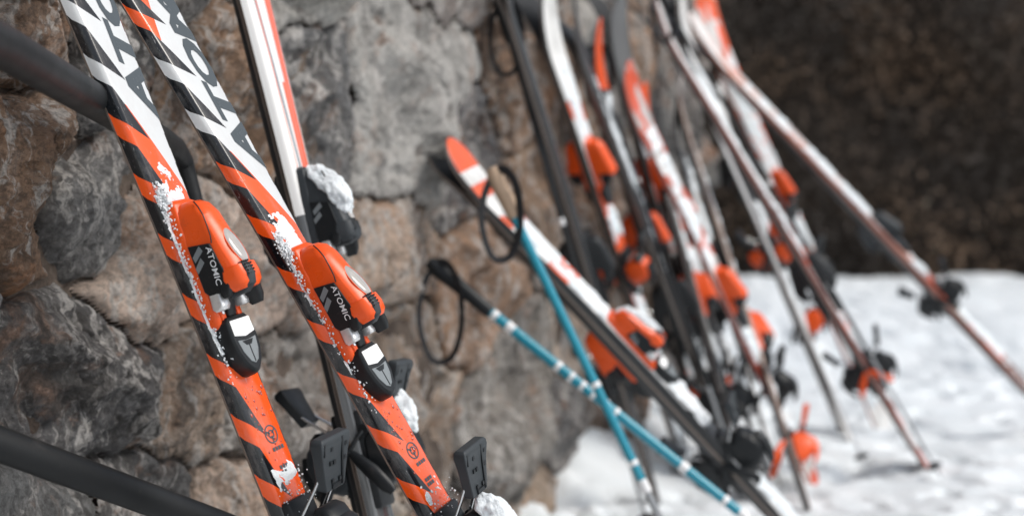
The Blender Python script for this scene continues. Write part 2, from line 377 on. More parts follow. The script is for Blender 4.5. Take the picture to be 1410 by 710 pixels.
def wall():
    U0, U1, V1 = -9.0, 4.85, 3.0
    us = np.concatenate([np.arange(U0, -2.6, .018), np.arange(-2.6, -.15, .012), np.arange(-.15, 1.25, .0036), np.arange(1.25, U1, .008)])
    vs_ = np.concatenate([np.arange(-.12, .35, .01), np.arange(.35, 1.35, .0048), np.arange(1.35, 2.0, .009), np.arange(2.0, V1, .022)])
    U, V = np.meshgrid(us, vs_, indexing='ij')
    seeds = []; wts = []
    for px, py, k in HAND:
        w = onwall(px, py); seeds.append(((w - WO) @ WD, w[2], k)); wts.append({(570,120): .62, (720,560): .78, (105,520): .72, (48,255): .74, (560,560): .85, (225,360): .85, (330,120): .85}.get((px, py), 1.0))
    keys = list(PAL)
    for _ in range(9000):
        a = RNG.uniform(U0 - .1, U1 + .1); b = RNG.uniform(-.2, V1 + .1)
        if all(((a - s[0]) / 1.5) ** 2 + (b - s[1]) ** 2 > .29 ** 2 for s in seeds): seeds.append((a, b, keys[RNG.integers(len(keys))]))
    S = np.array([(s[0], s[1]) for s in seeds])
    wu = U + fbm(U * 3.2, V * 3.2, 71, 5, .6) * .12; wv = V + fbm(U * 3.2, V * 3.2, 93, 5, .6) * .09
    # slanted beds
    d1 = np.full(U.shape, 9.); d2 = d1.copy(); lab = np.zeros(U.shape, int)
    for i, (a, b) in enumerate(S):
        du = (wu - a) / 1.45; dv = wv - b
        d = np.sqrt(du * du + dv * dv) * (wts[i] if i < len(wts) else .85 + .3 * ((i * 37) % 10) / 10)
        m1 = d < d1; d2 = np.where(m1, d1, np.minimum(d2, d)); lab = np.where(m1, i, lab); d1 = np.where(m1, d, d1)
    e = (d2 - d1) * .5
    jd = np.clip(fbm(U * 2.1, V * 2.1, 83, 3) * 1.3 + .65, .2, 1)          # joints open and close along their run
    base = .025 - .075 * np.exp(-np.clip(e, 0, 1) / (.006 + .006 * jd)) * (.35 + .65 * jd)
    f1 = fbm(U * 7, V * 7, 5, 6, .55); f2 = fbm(U * 26, V * 26, 15, 5, .55)
    rid = 1 - np.abs(fbm(U * 9 + f1, V * 6 - f1, 33, 4)) * 2
    hh = np.full(U.shape, 9.)
    for k in range(5):                               # broken faces: each stone is the lower envelope of a few tilted planes
        g = RNG.normal(0, .45, (len(S), 2)); o = RNG.uniform(.0, .06, len(S))
        g[:, 1] -= .05
        pl = o[lab] + g[lab, 0] * (wu - S[lab, 0]) + g[lab, 1] * (wv - S[lab, 1])
        hh = np.minimum(hh, pl) if k else pl
    prot = RNG.uniform(-.012, .03, len(S))[lab]
    e_w = np.clip(e / .05, 0, 1)
    vein = np.abs(fbm(U * 5 + f1 * .6, V * 4 + f1 * .6, 57, 5, .6)); chip = np.abs(fbm(U * 19, V * 15 + f1, 61, 5, .6))
    Hs = base + (np.clip(hh, -.06, .05) + prot) * e_w + f1 * .018 * e_w + f2 * .008 - np.clip(.12 - vein, 0, 1) * .11 * e_w - (.25 - np.clip(chip, 0, .25)) * .022
    P = WO + U[..., None] * WD + Hs[..., None] * WN + V[..., None] * np.array([0, 0, 1.])
    root = empty('stone_wall', Matrix.Translation((*(WO + WD * 1.8)[:2], 0)))
    tag(root, 'rough rubble stone wall of brown, grey and cream rocks', 'wall')
    inv = root.matrix_world.inverted()
    tr = np.array(root.matrix_world.translation)
    P = P - tr
    cl = lab[:-1, :-1]; ee = e[:-1, :-1]
    for i in range(len(S)):
        m = (cl == i)
        if m.sum() < 12: continue
        o = sheet('stone', P, m & (ee > .0015), M['rock'], root)
        if o is None: continue
        c = np.array(PAL[seeds[i][2]]) * RNG.uniform(.85, 1.15) * RNG.uniform(.98, 1.02, 3)
        o.color = (*c, 1)
    # mortar, set back between the stones
    um = np.concatenate([np.arange(U0, -1.3, .05), np.arange(-1.3, U1 + .01, .016)]); vm = np.arange(-.12, V1, .016); UM, VM = np.meshgrid(um, vm, indexing='ij')
    Hm = -.040 + fbm(UM * 7, VM * 7, 8, 5) * .022
    Pm = WO + UM[..., None] * WD + Hm[..., None] * WN + VM[..., None] * np.array([0, 0, 1.]) - tr
    sheet('mortar', Pm, None, M['mortar'], root)
    mb = MB(); A = WO + WD * U0 - tr; B = WO + WD * (U1 + .02) - tr
    q = [A - WN * .09, B - WN * .09, B - WN * .6, A - WN * .6]
    mb.prism([(p[0], p[1]) for p in q], -.12, V1 - .03); mb.build('core', M['mortar'], root, smooth=False)
    # rough stone quoins closing the far end of the wall
    z = -.1; k = 0
    while z < V1 - .1:
        hgt = RNG.uniform(.2, .34); b2 = MB(); dpt = .57
        rings = []
        for zz in (z + .012, z + .05, z + hgt * .5, z + hgt - .05, z + hgt - .012):
            ins = .02 if zz in (z + .012, z + hgt - .012) else 0
            c0 = B + WD * (-.03); ring = []
            for (a, b) in ((0, -.05), (.06, -.04), (.07, -.2), (.075, -.4), (.05, -dpt), (0, -dpt)):
                w_ = c0 + WD * (a + RNG.uniform(-.012, .012) - ins * (a > 0)) + WN * (b + RNG.uniform(-.01, .01)); ring.append((w_[0], w_[1], zz))
            rings.append(ring)
        b2.loft(rings); o = b2.build('stone', M['rock'], root, angle=50); o.color = (*PAL[keys[k % len(keys)]], 1); z += hgt; k += 1
wall()

# ---------------------------------------------------------------- bare hedge behind the snow
def hedge():
    n = 170000
    x = RNG.uniform(-9, 34, n); z = RNG.uniform(.1, 7.2, n)
    top = 5.0 + fbm(x * .35, x * 0, 4, 4) * 1.2
    ok = z < top; x = x[ok]; z = z[ok]; n = len(x)
    y = 18 + RNG.uniform(-.5, 1.0, n) + fbm(x * .6, z * .6, 12, 4) * .7
    s = RNG.uniform(.025, .08, n)
    c = np.stack([x, y, z], -1)
    a = RNG.normal(0, 1, (n, 3)); a /= np.linalg.norm(a, axis=1)[:, None]; b = np.cross(a, RNG.normal(0, 1, (n, 3))); b /= np.linalg.norm(b, axis=1)[:, None]
    a *= s[:, None]; b *= (s * .55)[:, None]
    v = np.stack([c - a, c + b, c + a, c - b], 1).reshape(-1, 3)
    v[:, 2] = np.maximum(v[:, 2], .05)
    me = bpy.data.meshes.new('foliage'); me.vertices.add(len(v)); me.vertices.foreach_set('co', v.astype(np.float32).ravel())
    me.loops.add(4 * n); me.loops.foreach_set('vertex_index', np.arange(4 * n, dtype=np.int32)); me.polygons.add(n)
    me.polygons.foreach_set('loop_start', np.arange(0, 4 * n, 4, dtype=np.int32)); me.update(calc_edges=True)
    o = link_mesh('hedge', me, M['hedge'])
    tag(o, 'tall dark brown hedge standing behind the snow', 'hedge', kind='stuff')
    xs = np.linspace(-9, 34, 120); zs = np.linspace(-.1, 6.6, 30); X, Z = np.meshgrid(xs, zs, indexing='ij')
    Y = 18.7 + fbm(X * .6, Z * .6, 12, 4) * .7; Z = np.minimum(Z, 4.7 + fbm(X * .35, X * 0, 4, 4) * 1.2)
    k = sheet('branch_mass', np.stack([X, Y, Z], -1), None, M['hedge_core'], o)
    k['kind'] = 'stuff'
hedge()

# ---------------------------------------------------------------- text
_txt = {}
def text_mesh(body, off=.05):
    if (body, off) in _txt: return _txt[(body, off)]
    cu = bpy.data.curves.new('t', 'FONT'); cu.body = body; cu.size = 1; cu.resolution_u = 3; cu.offset = off
    o = bpy.data.objects.new('t', cu); COL.objects.link(o)
    bpy.context.view_layer.update(); dg = bpy.context.evaluated_depsgraph_get()
    me = o.evaluated_get(dg).to_mesh()
    v = np.array([p.co[:] for p in me.vertices]); f = [tuple(p.vertices) for p in me.polygons]
    bpy.data.objects.remove(o); bpy.data.curves.remove(cu)
    v[:, 0] -= v[:, 0].min(); w = v[:, 0].max(); hgt = v[:, 1].max(); v[:, 0] /= w; v[:, 1] /= hgt
    _txt[(body, off)] = (v, f); return v, f
def lettering(name, body, mat, parent, fn):
    v, f = text_mesh(body)
    return MB().add([fn(a, b) for a, b, _ in v], f).build(name, mat, parent, smooth=False)

# ---------------------------------------------------------------- ski
class SkiShape:
    def __init__(s, L=1.65, tail=.088, waist=.066, tip=.105, t=.020, rise=.055):
        s.L, s.tail, s.waist, s.tip, s.t, s.rise = L, tail, waist, tip, t, rise
    def w(s, y):
        L = s.L; k = y / L
        if k < .46: b = s.waist + (s.tail - s.waist) * ((.46 - k) / .46) ** 2
        else: b = s.waist + (s.tip - s.waist) * min(1, ((k - .46) / .44)) ** 2
        e = (L - y) / .075
        if e < 1: b *= math.sqrt(max(0.0, 1 - (1 - e) ** 2)) * .97 + .03
        e = y / .03
        if e < 1: b *= .8 + .2 * math.sqrt(max(0, 1 - (1 - e) ** 2))
        return b
    def th(s, y):
        k = y / s.L; f = max(0.0, 1 - abs((k - .5) / .5) ** 2.6)
        return .006 + (s.t - .006) * f
    def z0(s, y):
        a = max(0.0, (y - .86 * s.L) / (.14 * s.L)); return s.rise * a * a
    def section(s, y):
        w = s.w(y) / 2; t = s.th(y); z = s.z0(y); q = min(1, w / .02)
        return [(-w, z + .0025), (-w + .0015 * q, z + t * .35), (-w + .0035 * q, z + t * .72), (-w + .0062 * q, z + t * .92), (-w + .0095 * q, z + t),
                (0, z + t * 1.0), (w - .0095 * q, z + t), (w - .0062 * q, z + t * .92), (w - .0035 * q, z + t * .72), (w - .0015 * q, z + t * .35), (w, z + .0025)]
    def ztop(s, y): return s.z0(y) + s.th(y)
C_OF = [0, .085, .165, .22, .265, .5, .735, .78, .835, .915, 1]
def ski_body(sh, root, top_mat, base_mat=None, edge_mat=None):
    ys = np.concatenate([np.linspace(0, .04, 5), np.linspace(.06, sh.L - .24, 50), np.linspace(sh.L - .23, sh.L - .02, 18), sh.L - .02 + .02 * np.sin(np.linspace(.15, 1, 7) * math.pi / 2)])
    P = np.array([[(x, y, z) for x, z in sh.section(y)] for y in ys]); uv = np.array([[(c, y) for c in C_OF] for y in ys])
    P = P[:, ::-1]; uv = uv[:, ::-1]
    sheet('top_sheet', P, None, top_mat, root, True, uv)
    b = MB(); rings = []
    for y in ys:
        w = sh.w(y) / 2 + .0003; z = sh.z0(y); rings.append([(-w, y, z + .0001), (w, y, z + .0001), (w, y, z + .0027), (-w, y, z + .0027)])
    b.loft(rings); b.build('steel_edge', edge_mat or M['edge_steel'], root, angle=30)
    b = MB(); rings = []
    for y in ys:
        w = max(.002, sh.w(y) / 2 - .0022); z = sh.z0(y); rings.append([(-w, y, z - .0006), (w, y, z - .0006), (w, y, z + .002), (-w, y, z + .002)])
    b.loft(rings); b.build('running_base', base_mat or M['base_black'], root, angle=30)

_mesh_cache = {}
def cached(key, fn):
    if key not in _mesh_cache: _mesh_cache[key] = fn()
    return _mesh_cache[key]
def part(name, key, fn, mat, parent, loc=(0, 0, 0), bevel=0, seg=2):
    """a part whose mesh data is shared between copies; material on the object"""
    me = cached(key, lambda: fn().mesh(key))
    if len(me.materials) == 0: me.materials.append(mat)
    o = bpy.data.objects.new(name, me); COL.objects.link(o); o.parent = parent; o.location = loc
    o.material_slots[0].link = 'OBJECT'; o.material_slots[0].material = mat
    if bevel:
        b = o.modifiers.new('bevel', 'BEVEL'); b.width = bevel; b.segments = seg; b.limit_method = 'ANGLE'; b.angle_limit = R(35)
    return o
def mm(*a): return [x / 1000 for x in a]
def loftmm(secs, cut=.25, **k):
    b = MB(); b.loft([rrect(*mm(y, hb, ht, zb, zt), cut, xo / 1000) for (y, hb, ht, zb, zt, xo) in [(q + (0,))[:6] for q in secs]]); return b
def polymm(poly, z0, z1, axis='z'):
    return MB().prism([(a / 1000, b / 1000) for a, b in poly], z0 / 1000, z1 / 1000, 0, axis)

def toe_binding(root, y, z, body, panel, near=True, letters=True):
    """toe piece with jaws and anti-friction pad; y is the boot toe, origin on the ski's top"""
    loc = (0, y, z)
    h = part('toe_binding', 'toe_housing', lambda: loftmm([(102, 13, 9, 6, 20), (99, 21, 15, 4, 31), (92, 26, 20, 3, 41), (76, 30, 24, 3, 49), (50, 33, 25, 3, 55), (26, 34, 26, 3, 60), (8, 35, 27, 4, 65),
                                                          (-4, 34, 26, 16, 67), (-12, 32, 25, 30, 67), (-18, 28, 22, 40, 64)], .3), body, root, loc, .0012)
    h.scale = (.82, .95, .96)
    S = lambda nm, key, fn, mat, bv=.0008: part(nm, key, fn, mat, h, (0, 0, 0), bv)
    S('base_plate', 'toe_base', lambda: loftmm([(110, 22, 20, -4, 6), (104, 30, 27, -4, 11), (60, 36, 33, -4, 13), (-66, 36, 33, -4, 12), (-74, 30, 27, -4, 9)], .3), body)
    if not near:
        S('jaw', 'toe_jaw_simple', lambda: loftmm([(-8, 34, 30, 26, 60), (-34, 40, 34, 24, 56), (-48, 38, 32, 28, 44)]), panel)
        S('friction_pad', 'toe_pad_simple', lambda: polymm([(-29, -60), (29, -60), (30, -92), (18, -125), (0, -140), (-18, -125), (-30, -92)], 1, 20), panel)
        return h
    # seam across the housing
    S('seam', 'toe_seam', lambda: MB().tube([mm(x, yy, zz) for x, yy, zz in ((-17, 97, 36), (-21.5, 88, 42.5), (-23.5, 76, 46.5), (-26, 60, 48), (-27.8, 45, 48), (-28.8, 36, 46))], .0010, 6), M['black_plastic'], 0)
    for sx, nm in ((-1, 'a'), (1, 'b')):
        key = 'toe_panel' + nm
        def panel_fn(sx=sx):
            b = MB(); q = [(44, 11), (-20, 10), (-27, 15), (-30, 38), (-14, 51), (37, 43)]
            def X(yy, zz): return sx * (35.2 + .3 - zz * .115) 
            rings = []
            for off in (-3.0, 1.2):
                rings.append([(sx * (X(a, c) * sx + off) / 1000, a / 1000, c / 1000) for a, c in q])
            b.loft(rings); return b
        S('side_panel', key, panel_fn, panel, .0009)
    X = lambda zz: -(36.75 - zz * .115)
    v, f = text_mesh('ATOMIC', .005)
    # reads downward along the panel, tilted
    def fn(a, b): 
        yy = 34 - a * 52 + b * 1.5; zz = 37 - a * 5.5 + b * 8.5 - 0; yy += -b * 3
        return (X(zz) / 1000 - .00035, yy / 1000, zz / 1000)
    if letters: S('lettering', 'toe_letters', lambda: MB().add([fn(a, b) for a, b, _ in v], f), M['letter_white'], 0)
    for i, (y0, y1, z0, z1) in enumerate(((39, 29, 14, 31), (24, 14, 12, 27))):
        S('stripe', f'toe_slash{i}', lambda y0=y0, y1=y1, z0=z0, z1=z1: MB().add([((X(c)) / 1000 - .0003, a / 1000, c / 1000) for a, c in ((y0, z1 - 3), (y0 - 8, z1), (y1 - 9, z0), (y1 - 1, z0 - 1))], [(0, 1, 2, 3)]), M['mid_grey'], 0)
    # release setting window, a clear domed oval on top
    def dome():
        b = MB(); rings = []
        for k, (sc, hz) in enumerate(((1, -2), (1, .6), (.9, 2.2), (.6, 3.6), (.2, 4.2))):
            rings.append([mm(2 + 14 * sc * math.cos(a), 24 + 28 * sc * math.sin(a), 60.4 - (28 * sc * math.sin(a)) * .27 + hz) for a in [2 * math.pi * j / 18 for j in range(18)]])
        b.loft(rings); return b
    S('window', 'toe_window', dome, M['lens'], 0)
    def dome_rim():
        b = MB(); b.tube([mm(2 + 14.7 * math.cos(a), 24 + 29 * math.sin(a), 60.4 - 29 * math.sin(a) * .27 + .2) for a in [2 * math.pi * j / 20 for j in range(21)]], .0011, 6); return b
    S('window_rim', 'toe_rim', dome_rim, body, 0)
    # knurled orange cap at the rear of the housing with the dark adjuster over it
    S('rear_cap', 'toe_rear', lambda: loftmm([(-2, 31, 25, 44, 69), (-16, 33, 27, 40, 72), (-28, 31, 25, 42, 71), (-35, 25, 18, 47, 66)], .35), body)
    S('adjuster', 'toe_adj', lambda: loftmm([(0, 10, 9, 50, 70, -6), (-8, 11, 10, 46, 75, -6), (-20, 12, 10, 40, 76, -6), (-32, 12, 10, 34, 72, -6), (-40, 11, 9, 32, 58, -6)], .3), M['grey_plastic'])
    def knurl():
        b = MB()
        for r_ in range(5):
            for c_ in range(4):
                x = -14 + c_ * 4.6 + (r_ % 2) * 1.2; yy = -1 - r_ * 4.4; zz = 71.4 + min(4, 3.8 + (yy + 8) * -.05) if yy < -6 else 71.6 + (-yy) * .5
                b.loft([[mm(x + q * math.cos(a), yy + q * math.sin(a), zz + hz) for a in [k * math.pi / 3 for k in range(6)]] for q, hz in ((1.5, -1), (1.3, .5), (.6, .9))])
        return b
    S('knurling', 'toe_knurl', knurl, M['black_plastic'], 0)['kind'] = 'stuff'
    # jaws either side that hold the boot toe
    for sx in (-1, 1):
        def jaw(sx=sx):
            b = MB(); rings = []
            for (yy, xc, hw, zb, zt) in (((-6, 21, 9, 30, 52), (-20, 25, 11, 24, 56), (-34, 31, 11, 22, 54), (-46, 37, 9, 24, 50), (-56, 40, 5, 27, 44)) if sx > 0 else ((-6, 21, 9, 34, 52), (-20, 24, 9, 32, 52), (-32, 27, 8, 32, 48), (-38, 28, 5, 34, 44))):
                rings.append([(p[0] + sx * xc / 1000, p[1], p[2]) for p in rrect(*mm(yy, hw, hw * .8, zb, zt), .3)])
            b.loft(rings); return b
        S('jaw', f'toe_jaw{sx}', jaw, M['black_plastic'])
        S('jaw_pad', f'toe_jawpad{sx}', lambda sx=sx: loftmm([(-26, 10, 9, 13, 30, sx * 24), (-46, 12, 11, 13, 31, sx * 26), (-51, 10, 9, 16, 28, sx * 26)], .2), M['silver'])
    S('spindle', 'toe_spindle', lambda: loftmm([(-20, 13, 11, 8, 30), (-60, 12, 10, 8, 16)]), M['black_plastic'])
    for sx in (-1, 1):
        S('rail', f'toe_rail{sx}', lambda sx=sx: loftmm([(-20, 6, 5, 8, 17, sx * 20), (-70, 6, 5, 8, 15, sx * 19)]), body)
    S('screw', 'toe_screw', lambda: MB().loft([[mm(-19.5 + q * math.cos(a), -52 + q * math.sin(a), hz) for a in [k * math.pi / 5 for k in range(10)]] for q, hz in ((3.6, 14), (3.6, 16.6), (2.6, 17.2))]), M['steel'], 0)
    pad = S('friction_pad', 'toe_pad', lambda: MB().loft([[mm(x * k, -100 + (yy + 100) * k, zz) for x, yy in [(-22, -60), (22, -60), (30, -68), (32, -92), (29, -112), (20, -130), (9, -141), (0, -144), (-9, -141), (-20, -130), (-29, -112), (-32, -92), (-30, -68)]]
                                            for k, zz in ((1, -3), (1.0, 13), (.97, 19), (.86, 22.5))]), M['black_plastic'])
    def onpad(poly, z0, z1): return MB().loft([[mm(a, b, z) for a, b in poly] for z in (z0, z1)])
    S('label', 'toe_label', lambda: onpad([(-24, -67), (24, -67), (25, -88), (0, -92), (-25, -88)], 22, 23.1), M['white_label'], .0006)
    S('insert', 'toe_insert', lambda: onpad([(-22, -95), (-3, -97), (3, -97), (22, -95), (18, -112), (9, -126), (0, -130), (-9, -126), (-18, -112)], 22, 23.0), M['mid_grey'], .0006)
    S('insert_rib', 'toe_insert2', lambda: MB().box(*mm(-.8, .8, -128, -104, 22.5, 23.6)).loft([[mm(a, b, z) for a, b in ((-13, -97.5), (13, -97.5), (6, -104), (-6, -104))] for z in (22.5, 23.5)]), M['black_plastic'], 0)
    return h

def heel_binding(root, y, z, body, brake, near=True, brakes=True, pedal=True, padmat=None):
    loc = (0, y, z)
    h = part('heel_binding', 'heel_housing', lambda: loftmm([(4, 22, 20, 26, 40), (0, 28, 24, 18, 60), (-14, 31, 27, 4, 74), (-40, 32, 27, 3, 80), (-66, 31, 25, 3, 72), (-84, 28, 20, 3, 50), (-94, 22, 14, 3, 30)], .3), body, root, loc, .0012)
    S = lambda nm, key, fn, mat, bv=.0008: part(nm, key, fn, mat, h, (0, 0, 0), bv)
    S('track', 'heel_track', lambda: loftmm([(34, 27, 25, 0, 9), (29, 29, 26, 0, 11), (-120, 29, 26, 0, 11), (-125, 26, 24, 0, 8)], .25), M['black_plastic'])
    S('lever', 'heel_lever', lambda: loftmm([(-20, 15, 13, 72, 86), (-50, 17, 15, 74, 92), (-82, 15, 13, 66, 82), (-104, 12, 10, 58, 68)], .35), brake)
    S('heel_cup', 'heel_cup', lambda: loftmm([(14, 20, 17, 40, 50), (6, 25, 22, 36, 60), (-8, 26, 22, 34, 66)], .3), M['black_plastic'])
    if pedal:
        def ped():      # raised brake pedal: tapered plate seen on its ribbed face, long side near upright
            b = MB(); rings = []
            ax = Vector((0, .90, .42)); nn = Vector((0, -.42, .90)); c = Vector((0, .062, .076))
            for k, hw, th in ((-35, 19, 12), (-32, 21, 14), (10, 29, 15), (26, 33, 18), (33, 32, 17), (36, 29, 12)):
                p = c + ax * k / 1000
                rings.append([tuple(p + Vector((sx * hw / 1000, 0, 0)) + nn * (o * th / 2000)) for sx, o in ((-1, -1), (-.9, -1.15), (.9, -1.15), (1, -1), (1, 1), (-1, 1))])
            b.loft(rings); return b
        S('brake_pedal', 'heel_pedal', ped, M['grey_plastic'] if near else brake, .0012)
        def ribs():
            b = MB(); ax = Vector((0, .90, .42)); nn = Vector((0, -.42, .90)); c = Vector((0, .062, .076)) + nn * .0075
            def at_(u, v, hw, hl, th=.0018):
                p = c + ax * v / 1000 + Vector((u / 1000, 0, 0)); r = []
                for o in (-th, th): r.append([tuple(p + Vector((a * hw / 1000, 0, 0)) + ax * (d * hl / 1000) + nn * o) for a, d in ((-1, -1), (1, -1), (1, 1), (-1, 1))])
                b.loft(r)
            at_(14, 0, 1.6, 31); at_(-26, 22, 1.3, 8); 
            for u, v in ((-10, 20), (-4, 2), (-12, 2), (8, -22), (-8, -22), (22, 20), (19, 2)): at_(u, v, 2.4, 2.6)
            at_(0, -29, 9, 3)
            return b
        S('pedal_rib', 'heel_ribs', ribs, M['black_plastic'], 0)
        for sx in (-1, 1):
            S('pedal_wire', f'heel_wire{sx}', lambda sx=sx: MB().tube([mm(sx * 24, -2, 13), mm(sx * 25, 12, 24), mm(sx * 22, 34, 50), mm(sx * 20, 52, 70), mm(sx * 19, 70, 80)], .0026, 8), M['steel'], 0)
            S('hinge', f'heel_hinge{sx}', lambda sx=sx: MB().loft([[mm(sx * (30 + o), 2 + 9 * math.cos(a), 13 + 9 * math.sin(a)) for a in [k * math.pi / 7 for k in range(14)]] for o in (0, 5)]), M['black_plastic'])
    if brakes:
        for sx in (-1, 1):
            S('brake_arm', f'brake_arm{sx}', lambda sx=sx: MB().tube([mm(sx * 33, 0, 11), mm(sx * 43, -10, 2), mm(sx * 47, -35, -24), mm(sx * 49, -70, -56)], .0035, 8), M['black_plastic'], 0)
            def pad(sx=sx):
                b = MB(); b.tube([mm(sx * 46, -30, -22), mm(sx * 50, -45, -36), mm(sx * 52, -66, -54), mm(sx * 52, -92, -72), mm(sx * 50, -104, -80)], mm(6, 10, 12.5, 11, 6), 10, 0, .62); return b
            S('brake_pad', f'brake_pad{sx}', pad, padmat or brake, 0)
    return h

def snow_on(root, sh, s0, s1, x0, x1, amt=.008, thr=.0, seed=1, z_extra=0.0, name='snow_patch', env=None):
    """crusted snow lying on the top sheet, real thickness"""
    step = .0022 if amt < .006 else .004
    ys = np.arange(s0, s1, step); xs = np.arange(x0, x1 + step, step)
    Y, X = np.meshgrid(ys, xs, indexing='ij')
    n = fbm(X * 55, Y * 38, seed, 5, .6) * .9 + fbm(X * 14, Y * 9, seed + 5, 3) * .8
    ed = np.minimum(np.minimum((Y - s0), (s1 - Y)) / .03, np.minimum(X - x0, x1 - X) / .010)
    t = (n - thr + np.clip(ed, -1, 1) * .6 - .3) * amt + np.abs(fbm(X * 260, Y * 260, seed + 9, 2)) * amt * .35
    Z = np.array([sh.ztop(y) for y in ys])[:, None] + z_extra + t
    P = np.stack([X, Y, Z], -1)[:, ::-1]
    tt = t[:, ::-1]; m = np.maximum.reduce([tt[:-1, :-1], tt[1:, :-1], tt[1:, 1:], tt[:-1, 1:]]) > 0
    return sheet(name, P, m, M['snow'], root)
def snow_grains(root, pts, name='snow_crust', rad=(.0006, .0024)):
    b = MB(); ico = [(0,0,1),(.89,0,.45),(.28,.85,.45),(-.72,.53,.45),(-.72,-.53,.45),(.28,-.85,.45),(.72,.53,-.45),(-.28,.85,-.45),(-.89,0,-.45),(-.28,-.85,-.45),(.72,-.53,-.45),(0,0,-1)]
    fc = [(0,1,2),(0,2,3),(0,3,4),(0,4,5),(0,5,1),(1,6,2),(2,7,3),(3,8,4),(4,9,5),(5,10,1),(6,7,2),(7,8,3),(8,9,4),(9,10,5),(10,6,1),(11,7,6),(11,8,7),(11,9,8),(11,10,9),(11,6,10)]
    for (x, y, z) in pts:
        r = random.uniform(*rad) * random.uniform(.5, 1)
        b.add([(x + a * r * random.uniform(.6, 1.4), y + c * r * random.uniform(.6, 1.4), z + d * r * random.uniform(.6, 1.3)) for a, c, d in ico], fc)
    o = b.build(name, M['snow'], root, angle=60); o['kind'] = 'stuff'; return o

def snow_cap(root, parent_name, secs, seed=1):
    """lump of snow sitting on a binding"""
    rr = random.Random(seed); b = MB(); rings = []
    for (y, hw, zb, zt, xo) in secs:
        rings.append([((xo + hw * math.cos(a) * rr.uniform(.9, 1.1)) / 1000, (y + rr.uniform(-2, 2)) / 1000, (zb + (zt - zb) * max(0, math.sin(a)) * rr.uniform(.9, 1.08) - (2 if math.sin(a) < 0 else 0)) / 1000) for a in [2 * math.pi * k / 14 for k in range(14)]])
    b.loft(rings)
    ch = [c for c in root.children if c.name.startswith(parent_name)][0]
    o = b.build('snow_cap', M['snow'], ch)
    s = o.modifiers.new('s', 'SUBSURF'); s.levels = 3; s.render_levels = 3
    tx = bpy.data.textures.new('lumps', 'CLOUDS'); tx.noise_scale = .014; tx.noise_depth = 3
    d = o.modifiers.new('d', 'DISPLACE'); d.texture = tx; d.strength = .014; d.mid_level = .5; d.texture_coords = 'LOCAL'
    return o
def frame_from(T, W, roll=0.0, flip=False):
    a = Vector(W - T).normalized(); n = Vector(WN)
    z = (n - a * n.dot(a)).normalized(); z = Matrix.Rotation(R(roll), 3, a) @ z
    if flip: z = -z
    x = a.cross(z)
    m = Matrix((x, a, z)).transposed().to_4x4(); m.translation = Vector(T); return m
GROUPS = {}
def new_ski(T, W, sh, top_mat, label, roll=0.0, flip=False, body=None, panel=None, group=None, toe=None, near=False, base=None, brakes=True, pedal=True, padmat=None, lift=0.0, lever=None, bind=True, heel=None, gap=.335, letters=False):
    fr = frame_from(T, W, roll, flip)
    if lift: fr = fr @ Matrix.Translation((0, 0, lift))
    root = empty('ski', fr); tag(root, label, 'ski', group)
    ski_body(sh, root, top_mat, base)
    if bind:
        ty = toe if toe else sh.L * .545
        toe_binding(root, ty, sh.ztop(ty) + (.002 if near else -.0008), body, panel, near, letters)
        heel_binding(root, ty - gap, sh.ztop(ty - gap) - .0008, heel or (panel if near else body), lever or panel, near, brakes, pedal, padmat)
    return root

